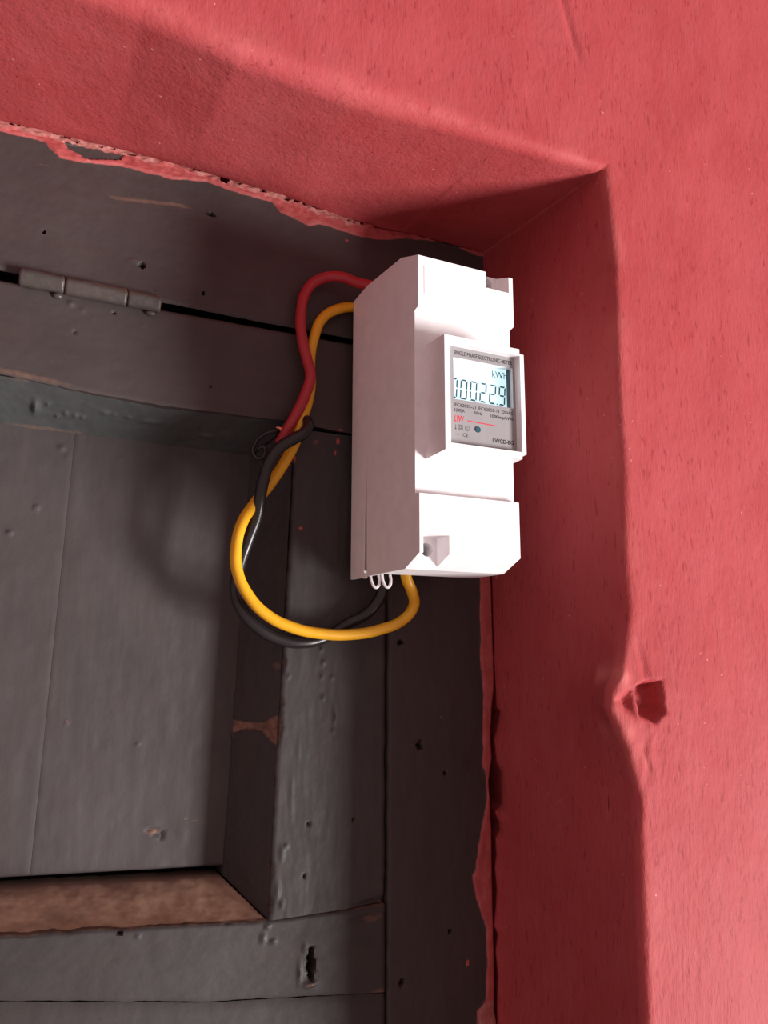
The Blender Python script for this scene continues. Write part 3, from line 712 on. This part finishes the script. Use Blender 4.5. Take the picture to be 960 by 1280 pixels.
x, z = L(8.85, 40.35); frame_rect(bm, x, x+1.6, z, z+1.5, .14, TY); frame_rect(bm, x+.4, x+1.2, z+.35, z+1.15, .14, TY)
x, z = L(12.0, 41.1); ring(bm, x, z, .85, .72, TY); rect(bm, x-.07, x+.07, z-.45, z+.45, TY)
x, z = L(7.85, 38.75); rect(bm, x, x+1.35, z, z+.15, TY)
from_bm('printed_symbols', bm, INK, lab, sm=False)
bm = bmesh.new(); x, z = L(15.7, 41.1); cyl(bm, .92, (x, LY-.15, z), 'Y', .4, 32)
from_bm('indicator_light', bm, TEAL, meter, label='small dark teal indicator light')
# lcd digits
DY = SY-.04
text('kWh', *S(21.4, 58.65), 2.2*k_s, DY, SEG, lcd, name='lcd_lettering', width=5.4)
SEGS = {'0': 'abcdef', '2': 'abged', '9': 'abcdfg'}
def digit(bm, ch, x, z, w, h):
    t = .5; m = h/2; lean = .07
    def q(pts): poly_plate(bm, [(x+px+lean*pz, z+pz) for px, pz in pts], DY)
    gp = .16
    S_ = SEGS[ch]
    hz = lambda zz: q([(gp+.25, zz), (gp+.25+.25, zz-t/2), (w-gp-.5, zz-t/2), (w-gp-.25, zz), (w-gp-.5, zz+t/2), (gp+.5, zz+t/2)])
    if 'a' in S_: q([(gp+.1, h), (gp+t, h-t), (w-gp-t, h-t), (w-gp-.1, h)])
    if 'd' in S_: q([(gp+t, t), (gp+.1, 0), (w-gp-.1, 0), (w-gp-t, t)])
    if 'g' in S_: hz(m)
    if 'f' in S_: q([(0, h-gp-.1), (0, m+gp), (t*.5, m+gp), (t, m+gp+t*.5), (t, h-gp-t)])
    if 'b' in S_: q([(w, h-gp-.1), (w-t, h-gp-t), (w-t, m+gp+t*.5), (w-t*.5, m+gp), (w, m+gp)])
    if 'e' in S_: q([(0, gp+.1), (t, gp+t), (t, m-gp-t*.5), (t*.5, m-gp), (0, m-gp)])
    if 'c' in S_: q([(w, gp+.1), (w, m-gp), (w-t*.5, m-gp), (w-t, m-gp-t*.5), (w-t, gp+t)])
dx0, dz0 = S(9.55, 49.95); dh = 6.25*k_s; dw = 2.55
for i, ch in enumerate('000229'):
    bm = bmesh.new(); xx = dx0+3.52*(i-1)
    if i == 0:      # only its right half shows past the window's edge
        digit(bm, ch, xx, dz0, dw, dh)
        bmesh.ops.bisect_plane(bm, geom=bm.verts[:]+bm.edges[:]+bm.faces[:], plane_co=(8.45, 0, 0), plane_no=(-1, 0, 0), clear_outer=True)
    else: digit(bm, ch, xx, dz0, dw, dh)
    if i == 5: rect(bm, xx-.62, xx-.22, dz0, dz0+.42, DY)
    from_bm('lcd_digit', bm, SEG, lcd, sm=False)

# ------------------------------------------------------------------ wires
red = [(11.0, -19, 98.5), (7.7, -17.0, 101.5), (1.5, -14.0, 104.3), (-3.1, -10.0, 106.6), (-8.4, -7.0, 109.0), (-15.4, -5.0, 107.4), (-19.8, -4.0, 102.8), (-22.0, -4.0, 93.2), (-21.6, -5.0, 83.0), (-20.0, -6.0, 75.5), (-19.0, -7.0, 69.5), (-20.7, -7.0, 62.8), (-23.4, -7.0, 56.1), (-26.2, -5.5, 49.8), (-27.5, -1.0, 46.0)]
yel = [(8.3, -2.2, 101.4), (-0.3, -2.5, 100.8), (-8.0, -3.5, 97.9), (-13.9, -4.0, 92.9), (-16.8, -4.0, 85.4), (-17.8, -3.0, 77.2), (-17.4, -3.0, 68.5), (-18.7, -4.0, 61.1), (-21.8, -6.2, 52.7), (-23.0, -5.2, 46.7), (-26.4, -4.0, 38.9), (-31.0, -3.2, 31.0), (-37.0, -5.0, 23.0), (-41.8, -8.0, 15.5), (-43.6, -9.0, 7.5), (-43.1, -9.0, 0.7), (-39.5, -9.0, -6.8), (-33.0, -9.0, -13.2), (-24.3, -9.0, -17.1), (-14.6, -9.0, -19.0), (-3.2, -9.0, -19.2), (6.7, -10.0, -17.5), (14.8, -12.0, -13.9), (17.0, -15.0, -9.4), (14.8, -18.0, -5.0), (11.6, -20.0, -0.5), (11.0, -20.0, 5.0)]
blk = [(-26.3, 1.0, 48.7), (-25.5, -1.6, 51.9), (-22.3, -2.4, 54.7), (-20.4, -6.0, 53.7), (-20.3, -9.0, 50.9), (-22.5, -10.5, 47.4), (-25.5, -10.5, 45.4), (-30.4, -9.5, 41.7), (-33.3, -8.5, 37.0), (-34.9, -8.0, 31.2), (-35.7, -7.0, 25.1), (-36.0, -5.0, 19.0), (-38.0, -3.5, 11.9), (-40.7, -2.0, 1.4), (-41.5, -2.0, -5.4), (-39.5, -3.0, -11.6), (-34.3, -4.0, -17.1), (-26.6, -4.0, -20.9), (-18.7, -4.0, -21.9), (-10.2, -3.4, -20.0), (-3.0, -4.0, -15.6), (3.6, -5.0, -12.2), (6.6, -6.0, -9.0), (8.4, -8.0, -4.6), (8.6, -9.0, 2)]
tube('electric_wire', red, 1.9, WR, label='red wire looping from the meter top down to the wire joint', category='wire')
tube('electric_wire', yel, 1.85, WY, label='yellow wire curving out left and back up under the meter', category='wire')
tube('electric_wire', blk, 2.0, WB, label='black wire hooked over the others and looping below behind the yellow one', category='wire')
tube('wire_curl', [(-26.6, 1.0, 48.4), (-29.3, -1.5, 49.6), (-32.7, 0.0, 48.6), (-35.1, 3, 45.7), (-35.3, 4, 42.3), (-33.3, 3.0, 40.6), (-31.6, 2.5, 42.7), (-32.3, 2.0, 44.7), (-33.7, 4.0, 44.0)], .7, WB, label='thin black curled wire end in the corner of the moulding', category='wire')
jt = tube('wire_joint', [(-28.9, -1.6, 51.0), (-28.0, -2.6, 50.6), (-27.0, -3.0, 49.6), (-26.2, -3.6, 48.2)], .55, COPPER, label='bare copper wire joint glinting behind the red wire end', category='wire')
tube('copper_strand', [(-28.6, -2.0, 50.2), (-27.9, -3.2, 49.8), (-26.6, -3.4, 49.2), (-25.8, -3.8, 47.4)], .35, COPPER, jt)
